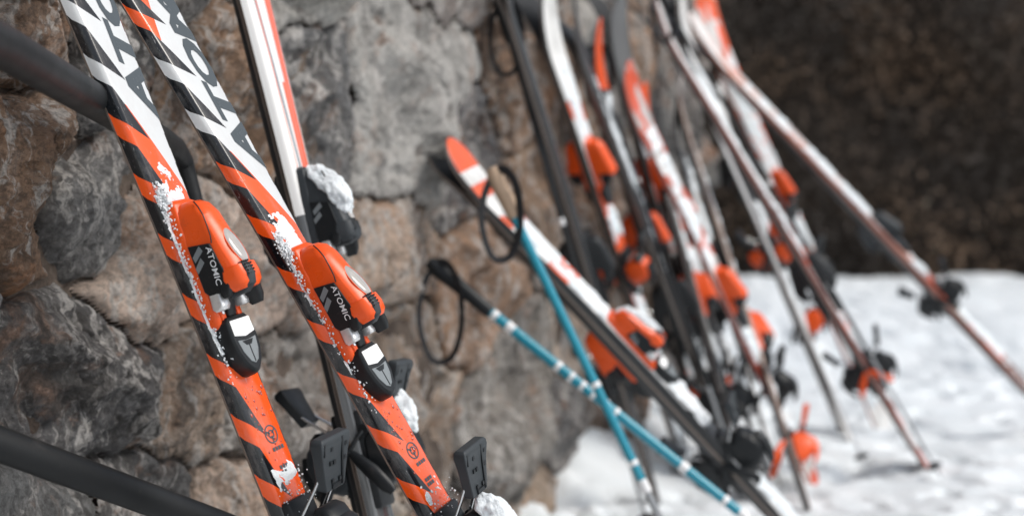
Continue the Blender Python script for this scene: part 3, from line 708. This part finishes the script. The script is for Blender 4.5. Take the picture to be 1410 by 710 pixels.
# ---------------------------------------------------------------- the sharp orange and black race skis in front
RACE = SkiShape(1.62, .09, .068, .106, .020)
def race_ski(p0, p1, tail, toe, R0, Rsw, Rtop, label, lets0, seed, hh, roll):
    T, W = lean(p0, p1, tail, RACE.L, hh)
    mat = race_top_mat(R0, Rsw, Rtop)
    root = new_ski(T, W, RACE, mat, label, roll, body=M['orange_plastic'], panel=M['black_plastic'], group='striped race skis leaning on the wall', toe=toe, near=True, brakes=True, letters=True)
    ts = [c for c in root.children if c.name.startswith('top_sheet')][0]
    def fn(a, b):
        s = lets0 + a * .36 + b * .018; w = RACE.w(s) / 2
        return (w - .0092 - b * .033, s, RACE.ztop(s) + .0004)
    lettering('lettering', 'ATOMIC', M['letter_grey'], ts, fn)
    # snow caught along the flank of the toe piece and behind the heel
    rr = random.Random(seed); pts = []
    for _ in range(420):
        y = toe + rr.triangular(-.15, .125, .11); x = -.030 + rr.gauss(0, .0028) ; z = RACE.ztop(y) + rr.uniform(-.001, .006)
        if rr.random() < .35: x += .006; z += .004
        pts.append((x, y, z))
    for _ in range(260): pts.append((-.026 + rr.gauss(0, .006), toe + .105 + rr.gauss(0, .012), RACE.ztop(toe) + rr.uniform(0, .004)))
    snow_grains(root, pts)
    snow_on(root, RACE, toe - .10, toe + .135, -.0325, -.0195, .0042, -.12, seed + 7, -.0012, 'snow_crust')
    snow_on(root, RACE, toe + .06, toe + .135, -.030, -.004, .0045, -.05, seed + 8, -.0006, 'snow_crust')
    snow_on(root, RACE, toe + .08, toe + .16, -.02, .022, .004, .12, seed + 3)
    snow_on(root, RACE, toe - .335 + .03, toe - .335 + .09, -.026, .026, .007, .0, seed + 4)
    pts = [(rr.uniform(-.034, .034), toe - .335 + .035 + rr.gauss(0, .015), RACE.ztop(toe - .3) + rr.uniform(0, .012)) for _ in range(60)]
    snow_grains(root, pts)
    # droplets of melt water on the print
    b = MB()
    for _ in range(30):
        x = rr.uniform(-.02, .022); y = toe - .145 - abs(rr.gauss(0, .05)); r = rr.uniform(.0006, .0022); z = RACE.ztop(y)
        b.loft([[(x + q * r * math.cos(a), y + q * r * 1.4 * math.sin(a), z + hz * r) for a in [k * math.pi / 4 for k in range(8)]] for q, hz in ((1, -.1), (.9, .35), (.5, .6))])
    d = b.build('droplets', M['drop_dark'], root); d['kind'] = 'stuff'
    # round mark and small print low on the ski
    def ring(r0, r1, cx, cy, n=24):
        bb = MB(); vs_ = []
        for k in range(n):
            a = 2 * math.pi * k / n
            for r_ in (r0, r1): vs_.append((cx + r_ * math.cos(a), cy + r_ * math.sin(a), RACE.ztop(cy) + .0005))
        bb.add(vs_, [(2*k, 2*k+1, (2*k+3) % (2*n), (2*k+2) % (2*n)) for k in range(n)]); return bb
    y = toe - .215
    mk = ring(.0105, .0125, .004, y)
    for a in (R(30), R(150), R(270)):
        c, s_ = math.cos(a), math.sin(a); q = [(.002, -.0012), (.0112, -.0012), (.0112, .0012), (.002, .0012)]
        mk.add([(.004 + u * c - v * s_, y + u * s_ + v * c, RACE.ztop(y) + .0005) for u, v in q], [(0, 1, 2, 3)])
    mk.v += []; bb = ring(.004, .006, .004, y); mk.add(bb.v, bb.f)
    for k, (dy, n_) in enumerate(((-.022, 4), (-.046, 3), (-.053, 3))):
        for j in range(n_): mk.add([(-.004 + j * .006 + u, y + dy + v, RACE.ztop(y) + .0005) for u, v in ((0, 0), (.0045, 0), (.0045, .005), (0, .005))], [(0, 1, 2, 3)])
    mk.build('emblem', M['letter_grey'], ts, smooth=False)
    for s_, nm in ((toe, 'toe'), (toe - .335, 'heel'), (toe - .13, 'pad'), (.4, 's.4'), (1.2, 's1.2')):
        q = root.matrix_world @ Vector((-.033, s_, 0)); print('CAL', label[:20], nm, s_, [round(v, 2) for v in proj(q)])
    return root
race_ski((114, 0), (393, 700), 1262, .868, 1.105, -.035, -.33, 'orange and black striped race ski with orange toe binding, closest to the black handrail', 1.083, 3, .085, -7)
race2 = race_ski((197, 0), (592, 700), 1195, .862, 1.118, -.035, -.205, 'orange and black striped race ski standing in front of the snow-dusted grey binding', 1.083, 8, .10, -7)

snow_cap(race2, 'heel_binding', [(30, 4, 60, 66, 4), (20, 18, 62, 84, 2), (0, 26, 66, 94, 0), (-24, 27, 74, 98, 0), (-50, 22, 78, 100, 0), (-70, 6, 76, 86, 0)], 6)

# ---------------------------------------------------------------- handrail
def handrail():
    A = at(-140, -30, 1.22); B = at(0, 62, 1.47); Cc = at(222, 194, 2.16); D = at(251, 222, 2.28); E2 = at(270, 282, 2.29); Fp = at(372, 640, 2.27); G = onground(470, 905)
    root = empty('handrail', Matrix.Translation((D[0], D[1], 0))); tr = Vector((D[0], D[1], 0))
    tag(root, 'black metal tube handrail sloping along the stone wall', 'handrail')
    L = lambda *p: [Vector(q) - tr for q in p]
    A = B + (A - B) * 9.0; A = np.array([A[0], A[1], B[2] + .05])
    mid = [A + (B - A) * k for k in (0, 1)] + [B + (Cc - B) * k for k in (.33, .66, 1)] + [at(239, 205, 2.23), D, at(259, 243, 2.285), E2]
    MB().tube(L(*mid), [.0235, .0235, .0232, .0228, .022, .0205, .018, .0145, .013], 16).build('top_rail', M['rail_metal'], root)
    e_ = E2 + (Fp - E2) * .01
    MB().tube(L(e_, Fp, Fp + (Fp - E2) * .45, np.array([*(Fp + (Fp - E2) * .8)[:2], -.05])), .013, 14).build('post', M['rail_metal'], root)
    A2 = at(-200, 540, 1.62) ; B2 = at(0, 611, 1.74); C2 = at(300, 722, 2.02); D2 = at(400, 760, 2.12)
    A2 = B2 + (A2 - B2) * 5.5
    for q0, q1 in ((.16, 1.0), (.16, .35)):
        P0 = A + (B - A) * q0 * q1 + np.array([0, 0, -.01]); MB().tube(L(P0, np.array([P0[0], P0[1], -.05])), .0165, 14).build('post', M['rail_metal'], root)
    MB().tube(L(A2, B2, C2, D2, Fp + (Fp - E2) * .22), .0215, 16).build('lower_rail', M['rail_metal'], root)
handrail()

# ---------------------------------------------------------------- pale pair with snow-dusted grey bindings behind them
WHITE = (.78, .77, .75); BLK = (.016, .018, .02); RED = (.60, .075, .025); GREYC = (.25, .26, .27); ORG = ORANGE
def pair(p0, p1, tail, L, sh, m_out, m_in, lab_out, lab_in, roll=0, body=None, panel=None, toe=None, W=None, T=None, snow=0, seed=5, padmat=None, group=None, in_mat=None, near=False, lever=None, pedal=True, h=.05, brakes=True, base=None, heel=None, gap=.335):
    if T is None: T, W = lean(p0, p1, tail, L, h)
    a = new_ski(T, W, sh, m_out, lab_out, roll, False, body, panel, group, toe, near, padmat=padmat, lift=.0008, lever=lever, pedal=pedal, brakes=brakes, base=base, heel=heel, gap=gap)
    b = None
    if lab_in: b = new_ski(T, W, sh, m_in or m_out, lab_in, roll, True, in_mat or body, panel, group, toe, False, padmat=padmat, lift=.0008, lever=lever, pedal=pedal, brakes=brakes, base=base, heel=heel, gap=gap)
    if snow:
        w = sh.waist / 2 - .004
        snow_on(a, sh, .12, (toe or sh.L * .545) - .42, -w, w, .012, .25 - snow, seed)
        snow_on(a, sh, (toe or sh.L * .545) + .10, sh.L * .86, -w * 1.1, w * 1.1, .010, .3 - snow, seed + 2)
        snow_on(a, sh, (toe or sh.L * .545) - .27, (toe or sh.L * .545) - .12, -w, w, .012, .15 - snow, seed + 4)
    return a, b
PALE = SkiShape(1.66, .095, .072, .11, .017)
m_pale = band_top_mat('pale_orange_print', [(0, BLK), (.93, WHITE)], .2, spots=None)
def pale_mat():
    t = NT('pale_stripe_print'); uv = t.n('UVMap').outputs[0]; sx = t.n('SeparateXYZ'); t.l(uv, sx.inputs[0]); c, s = sx.outputs[0], sx.outputs[1]
    tc = t.n('TexCoord').outputs['Object']
    def band(a, b, k=0.0, s0=1.0):
        cc = t.math('ADD', c, t.math('MULTIPLY', t.math('SUBTRACT', s, s0), k))
        return t.math('MULTIPLY', t.math('GREATER_THAN', cc, a), t.math('LESS_THAN', cc, b))
    col = t.mix(band(.52, .71, -.1), WHITE, ORG)
    col = t.mix(band(.43, .50, .25), col, GREYC)
    col = t.mix(band(.36, .38, -.1), col, ORG)
    col = t.mix(t.math('MULTIPLY', band(.52, .60), t.math('GREATER_THAN', s, 1.16)), col, WHITE)
    dark = t.math('LESS_THAN', s, .93)
    col = t.mix(t.math('MULTIPLY', dark, .95), col, (.04, .043, .046))
    return t.done(base_color=col, roughness=.25, coat=.6)
m_pale = pale_mat(); m_dark = band_top_mat('dark_print', [(0, (.03, .032, .035)), (.5, (.05, .05, .055))], .1)
aC, bC = pair((346, 0), (516, 700), 1080, PALE.L, PALE, m_pale, m_dark, 'white ski with thin orange stripes and a snow-topped grey toe binding', 'dark ski pressed base to base behind the white ski with orange stripes',
              body=M['grey_plastic'], panel=M['black_plastic'], toe=.905, seed=3, in_mat=M['grey_plastic'], group='pair with grey bindings', near=True)
snow_cap(aC, 'toe_binding', [(112, 6, 12, 18, 0), (104, 20, 10, 38, -2), (84, 28, 24, 62, -4), (60, 30, 38, 76, -6), (36, 26, 50, 80, -6), (18, 16, 56, 74, -4), (6, 5, 58, 66, -2)], 2)
snow_cap(aC, 'heel_binding', [(66, 5, 40, 50, 10), (52, 20, 34, 84, 4), (26, 25, 50, 98, 0), (0, 26, 60, 96, 0), (-20, 16, 72, 92, 0), (-30, 4, 74, 82, 0)], 4)

# ---------------------------------------------------------------- far group of skis, out of focus
def far(p_top, p_tail, h=.05, depth=None):
    W = at(*p_top, depth) if depth else onwall(*p_top, h)
    T = onground(*p_tail, -.01); L = float(np.linalg.norm(W - T)); print('far', p_top, round(L, 2)); return T, W, L
def top(name, bands, **k): return band_top_mat(name, bands, **k)
OP, BP, GP = M['orange_plastic'], M['black_plastic'], M['grey_plastic']
def far_ski(p_top, p_tail, name, bands, lab_out, lab_in, roll, body, toe, snow, seed, shape=(.092, .071, .11, .019, .06), heel=None, padmat=None, h=.05, depth=None, diag=.08, spots=None, side=None, heel_lever=None, inner_body=None, gap=.335, near=False):
    T, W, L = far(p_top, p_tail, h, depth)
    m = band_top_mat(name, bands, diag=diag, spots=spots, side=side or (.012, .013, .015))
    return pair(None, None, None, None, SkiShape(L, *shape), m, m_dark, lab_out, lab_in, roll=roll, body=body, panel=BP, toe=toe, T=T, W=W, snow=snow, seed=seed, padmat=padmat, group='skis leaning further along the wall', heel=heel or BP, lever=heel_lever, in_mat=inner_body, gap=gap, near=near)
low_ski, _ = far_ski((604, 202), (1160, 800), 'low_white_print', [(0, WHITE), (.45, BLK), (.62, WHITE), (1.0, WHITE), (1.05, ORG), (1.12, WHITE), (1.24, ORG), (1.28, WHITE), (1.34, ORG), (1.38, WHITE), (1.42, ORG)],
        'white ski with orange and white tip lying lowest, behind the blue poles', 'black ski under the low white ski with the orange and white tip', 3, OP, .81, .32, 21, (.09, .07, .118, .026, .028), inner_body=OP, diag=.04, near=True)
snow_cap(low_ski, 'toe_binding', [(104, 6, 16, 22, 6), (94, 16, 30, 48, 8), (70, 18, 44, 62, 10), (40, 17, 52, 72, 10), (10, 16, 58, 78, 10), (-10, 10, 62, 78, 10), (-20, 3, 64, 70, 10)], 12)
far_ski((666, -95), (910, 705), 'plain_black_print', [(0, BLK), (.6, (.02, .022, .024))],
        'plain black ski standing edge-on at the wall, beside the black pole', 'black ski backed against the plain black edge-on ski', 17, BP, .9, .0, 25)
far_ski((730, -30), (955, 668), 'white_orange_print', [(0, GREYC), (.42, (.75, .38, .02)), (.56, ORG), (.7, WHITE), (.82, ORG), (.98, (.3, .1, .05)), (1.04, ORG), (1.28, WHITE), (1.52, ORG), (1.58, WHITE)],
        'white and orange ski with orange toe binding beside the plain black ski', 'dark ski behind the white and orange ski beside the plain black one', -10, OP, 1.31, .1, 31, (.09, .066, .1, .017, .06), inner_body=OP, heel=OP)
far_ski((765, -12), (1018, 655), 'grey_rim_print', [(0, BLK), (.5, (.2, .2, .2)), (.52, BLK), (1.0, (.02, .02, .022))],
        'black ski with a grey rim between the orange-bound skis', 'black ski backed against the grey-rimmed black ski', 13, BP, .78, .05, 35, heel=OP)
far_ski((832, -6), (1000, 625), 'orange_bar_print', [(0, WHITE), (.5, BLK), (.62, ORG), (.80, GREYC), (.86, WHITE), (1.02, ORG), (1.1, WHITE), (1.30, BLK), (1.5, (.1, .1, .1))],
        'white ski with broad orange bars and a snow streak down its face', 'dark ski backed against the white ski with orange bars', -22, OP, 1.27, .34, 41)
far_ski((846, 90), (1122, 668), 'red_mottled_print', [(0, RED), (.3, WHITE), (.5, RED), (.7, (.75, .7, .66)), (1.0, RED), (1.3, WHITE), (1.38, RED)],
        'red and white mottled ski whose round tip shows between the others', None, -10, OP, .8, .3, 51, (.095, .072, .108, .017, .05), spots=(26, .5, (.5, .46, .44)), side=(.3, .05, .03), h=.16)
far_ski((880, -10), (1283, 656), 'white_red_edge_print', [(0, RED), (.14, WHITE), (.22, ORG), (.34, (.1, .1, .1)), (.62, ORG), (.7, WHITE), (.9, ORG), (1.1, (.3, .3, .3)), (1.2, WHITE)],
        'long ski with orange brake pads and its tail planted in open snow', 'dark ski backed against the long ski with orange brake pads', 7, BP, .82, .25, 61, padmat=OP, diag=.05, side=(.2, .035, .02))
far_ski((954, -8), (1218, 592), 'orange_mottled_print', [(0, WHITE), (.35, ORG), (.42, WHITE), (.6, ORG), (.7, WHITE), (.86, RED), (1.0, WHITE), (1.15, ORG), (1.25, WHITE), (1.42, ORG), (1.65, WHITE), (1.75, ORG)],
        'broad orange and white mottled ski standing at the end of the wall', None, -34, OP, 1.2, .22, 71, (.11, .09, .135, .018, .06), spots=(18, .53, (.72, .68, .66)), diag=.14, side=(.35, .08, .04))
far_ski((918, -5), (1165, 600), 'dark_white_print', [(0, WHITE), (.4, BLK), (.7, WHITE), (.8, BLK), (1.1, GREYC), (1.3, BLK), (1.5, WHITE)],
        'black and white ski with black binding squeezed beside the orange mottled ski', 'dark ski behind the squeezed black and white one', 0, BP, 1.3, .3, 75, heel=OP)
far_ski((936, 28), (1475, 600), 'pale_red_print', [(0, (.2, .12, .1)), (.5, ORG), (.72, (.45, .5, .42)), (.86, ORG), (1.02, WHITE), (1.3, (.75, .6, .56)), (1.6, WHITE)],
        'strongly slanted pale ski reaching far out over the snow towards the hedge', 'dark ski under the strongly slanted pale ski over the snow', 2, GP, 1.24, .16, 81, (.098, .08, .112, .025, .05), depth=5.95, diag=.05, spots=(16, .56, (.62, .30, .22)), side=(.28, .07, .04))
far_ski((918, 110), (1112, 705), 'brown_edge_print', [(0, (.25, .16, .12)), (.9, (.35, .27, .22)), (1.2, WHITE)],
        'slim brown-edged ski with orange toe and heel bindings at its foot', None, 12, OP, .67, .1, 91, (.088, .068, .1, .017, .06), gap=.40, heel=OP, heel_lever=OP, side=(.24, .14, .10))
far_ski((884, 150), (1035, 690), 'dark_snowy_print', [(0, BLK), (.45, (.3, .3, .3)), (.7, BLK), (1.1, GREYC), (1.3, BLK)],
        'dark snow-streaked ski standing just behind the low white ski', 'dark ski backed against the snow-streaked dark one', 4, OP, .72, .3, 95)
far_ski((912, 140), (1075, 668), 'pale_snowy_print', [(0, WHITE), (.5, GREYC), (.8, WHITE), (1.2, (.5, .48, .45))],
        'pale snow-covered ski beside the slim brown-edged ski', None, -4, BP, .84, .4, 97)

far_ski((800, 30), (985, 650), 'orange_black_print', [(0, BLK), (.3, ORG), (.5, BLK), (.66, ORG), (.9, BLK), (1.1, ORG), (1.3, BLK), (1.6, ORG)],
        'orange and black banded ski wedged behind the grey-rimmed black ski', 'dark ski behind the wedged orange and black banded one', 2, OP, 1.0, .2, 103)
far_ski((975, 120), (1172, 612), 'orange_grey_print', [(0, WHITE), (.3, ORG), (.55, GREYC), (.8, ORG), (1.0, BLK), (1.25, ORG), (1.5, WHITE)],
        'orange and grey ski leaning between the brown-edged ski and the long one', None, -8, OP, .92, .35, 107, heel=OP)
far_ski((866, 120), (1058, 655), 'white_orange_tip_print', [(0, BLK), (.4, WHITE), (.7, ORG), (.95, WHITE), (1.2, BLK), (1.4, ORG)],
        'white, orange and black ski half hidden behind the snow-streaked dark ski', None, -6, OP, 1.02, .3, 111)

# ---------------------------------------------------------------- ski poles
def pole(T, W, label, shaft, lower, grip, bands, rad=.009, split=.25, strap_size=1.0, group='ski poles', strap=True, L=None, grip_len=.125):
    a = Vector(W - T); L = a.length; a.normalize()
    z = Vector((0, 0, 1)); x = a.cross(z).normalized(); z2 = x.cross(a)
    m = Matrix((x, z2, a)).transposed().to_4x4(); m.translation = Vector(T)
    root = empty('ski_pole', m); tag(root, label, 'ski pole', group)
    MB().tube([(0, 0, L * split), (0, 0, L - grip_len + .015)], [rad * .92, rad], 14).build('shaft', shaft, root)
    MB().tube([(0, 0, .03), (0, 0, L * split + .002)], [rad * .62, rad * .85], 12).build('lower_shaft', lower, root)
    MB().tube([(0, 0, 0), (0, 0, .03)], [.002, rad * .6], 8).build('tip', M['steel'], root)
    b = MB(); b.loft([[(r_ * math.cos(t), r_ * math.sin(t), zz) for t in [2*math.pi*k/18 for k in range(18)]] for r_, zz in ((.008, .075), (.026, .066), (.029, .061), (.026, .057), (.008, .06))]); b.build('basket', M['black_plastic'], root)
    b = MB(); b.tube([(0, 0, L - grip_len), (0, 0, L - grip_len + .01), (0, .002, L - .08), (0, -.001, L - .045), (0, .001, L - .02), (0, .002, L)], [rad * 1.15, .016, .0185, .0175, .02, .014], 14); b.build('grip', grip, root)
    for s_, w_ in bands:
        MB().tube([(0, 0, L * s_ - w_ / 2), (0, 0, L * s_ + w_ / 2)], rad * 1.06, 14).build('band', M['white_paint'], root)
    if strap:
        top_ = Vector((0, 0, L - .012)); inv = m.to_3x3().inverted()
        d = lambda v: inv @ Vector(v)
        q_ = strap_size
        pts = [top_ + d(tuple(c_ * q_ for c_ in v)) for v in ((0, 0, 0), (.03, -.02, .005), (.055, -.03, -.04), (.06, -.02, -.12), (.04, -.02, -.185), (.0, -.02, -.19), (-.025, -.02, -.12), (-.02, -.015, -.05), (0, 0, -.005))]
        sp_ = []
        for i in range(len(pts) - 1):
            a0, a1, a2, a3 = pts[max(i-1, 0)], pts[i], pts[i+1], pts[min(i+2, len(pts)-1)]
            for k in range(6):
                t_ = k / 6; sp_.append(.5 * ((2*a1) + (a2-a0)*t_ + (2*a0 - 5*a1 + 4*a2 - a3)*t_*t_ + (3*a1 - a0 - 3*a2 + a3)*t_**3))
        sp_.append(pts[-1]); MB().tube(sp_, .0105, 8, 0, .35).build('strap', M['strap'], root)
    return root
def p_lean(p0, p1, tail, Wp, h=.03):
    s = (tail - p0[1]) / (p1[1] - p0[1]); T = onground(p0[0] + (p1[0] - p0[0]) * s, tail, 0); return T, onwall(*Wp, h)
T = onground(980, 860); W = at(676, 232, 3.22)
pole(T, W, 'blue ski pole with tan grip and black strap, crossing over the other blue pole', M['blue'], M['pole_grey'], M['cork'], [(.52, .012), (.35, .012), (.30, .03)], .0108, .30)
T = onground(1212, 860); W = onwall(590, 361, .05)
pole(T, W, 'blue ski pole with white bands and black grip resting low on the wall', M['blue'], M['white_paint'], M['black_plastic'],
     [(.845, .014), (.81, .02), (.70, .012), (.67, .01), (.645, .01), (.62, .01), (.595, .01), (.57, .01), (.42, .02), (.33, .012), (.29, .012)], .0122, .30, grip_len=.19, strap_size=1.15)
T, W = p_lean((690, 15), (800, 400), 740, (686, -2))
pole(T, W, 'black ski pole with black strap beside the plain black ski', M['black_plastic'], M['pole_grey'], M['black_plastic'], [(.6, .02)], .008)
T, W = p_lean((818, 66), (965, 500), 690, (814, 62))
pole(T, W, 'black ski pole with a short upright grip in front of the red mottled tip', M['black_plastic'], M['pole_grey'], M['black_plastic'], [(.7, .015)], .008)
T, W = p_lean((930, 440), (995, 600), 640, (858, 262))
pole(T, W, 'dark grey ski pole standing among the snow-streaked skis', M['pole_grey'], M['pole_grey'], M['black_plastic'], [(.5, .02)], .008, strap=False)
T = onground(1196, 650); W = onwall(936, 66, .12)
pole(T, W, 'pale grey ski pole with black basket planted clear of the skis in the snow', M['white_paint'], M['white_paint'], M['black_plastic'], [], .007, strap=False)
T = onground(1299, 662); W = onwall(902, -20, .14)
pole(T, W, 'black ski pole with basket resting along the long ski with orange brake pads', M['black_plastic'], M['pole_grey'], M['black_plastic'], [(.6, .02)], .008)
print('N objects', len(bpy.data.objects))
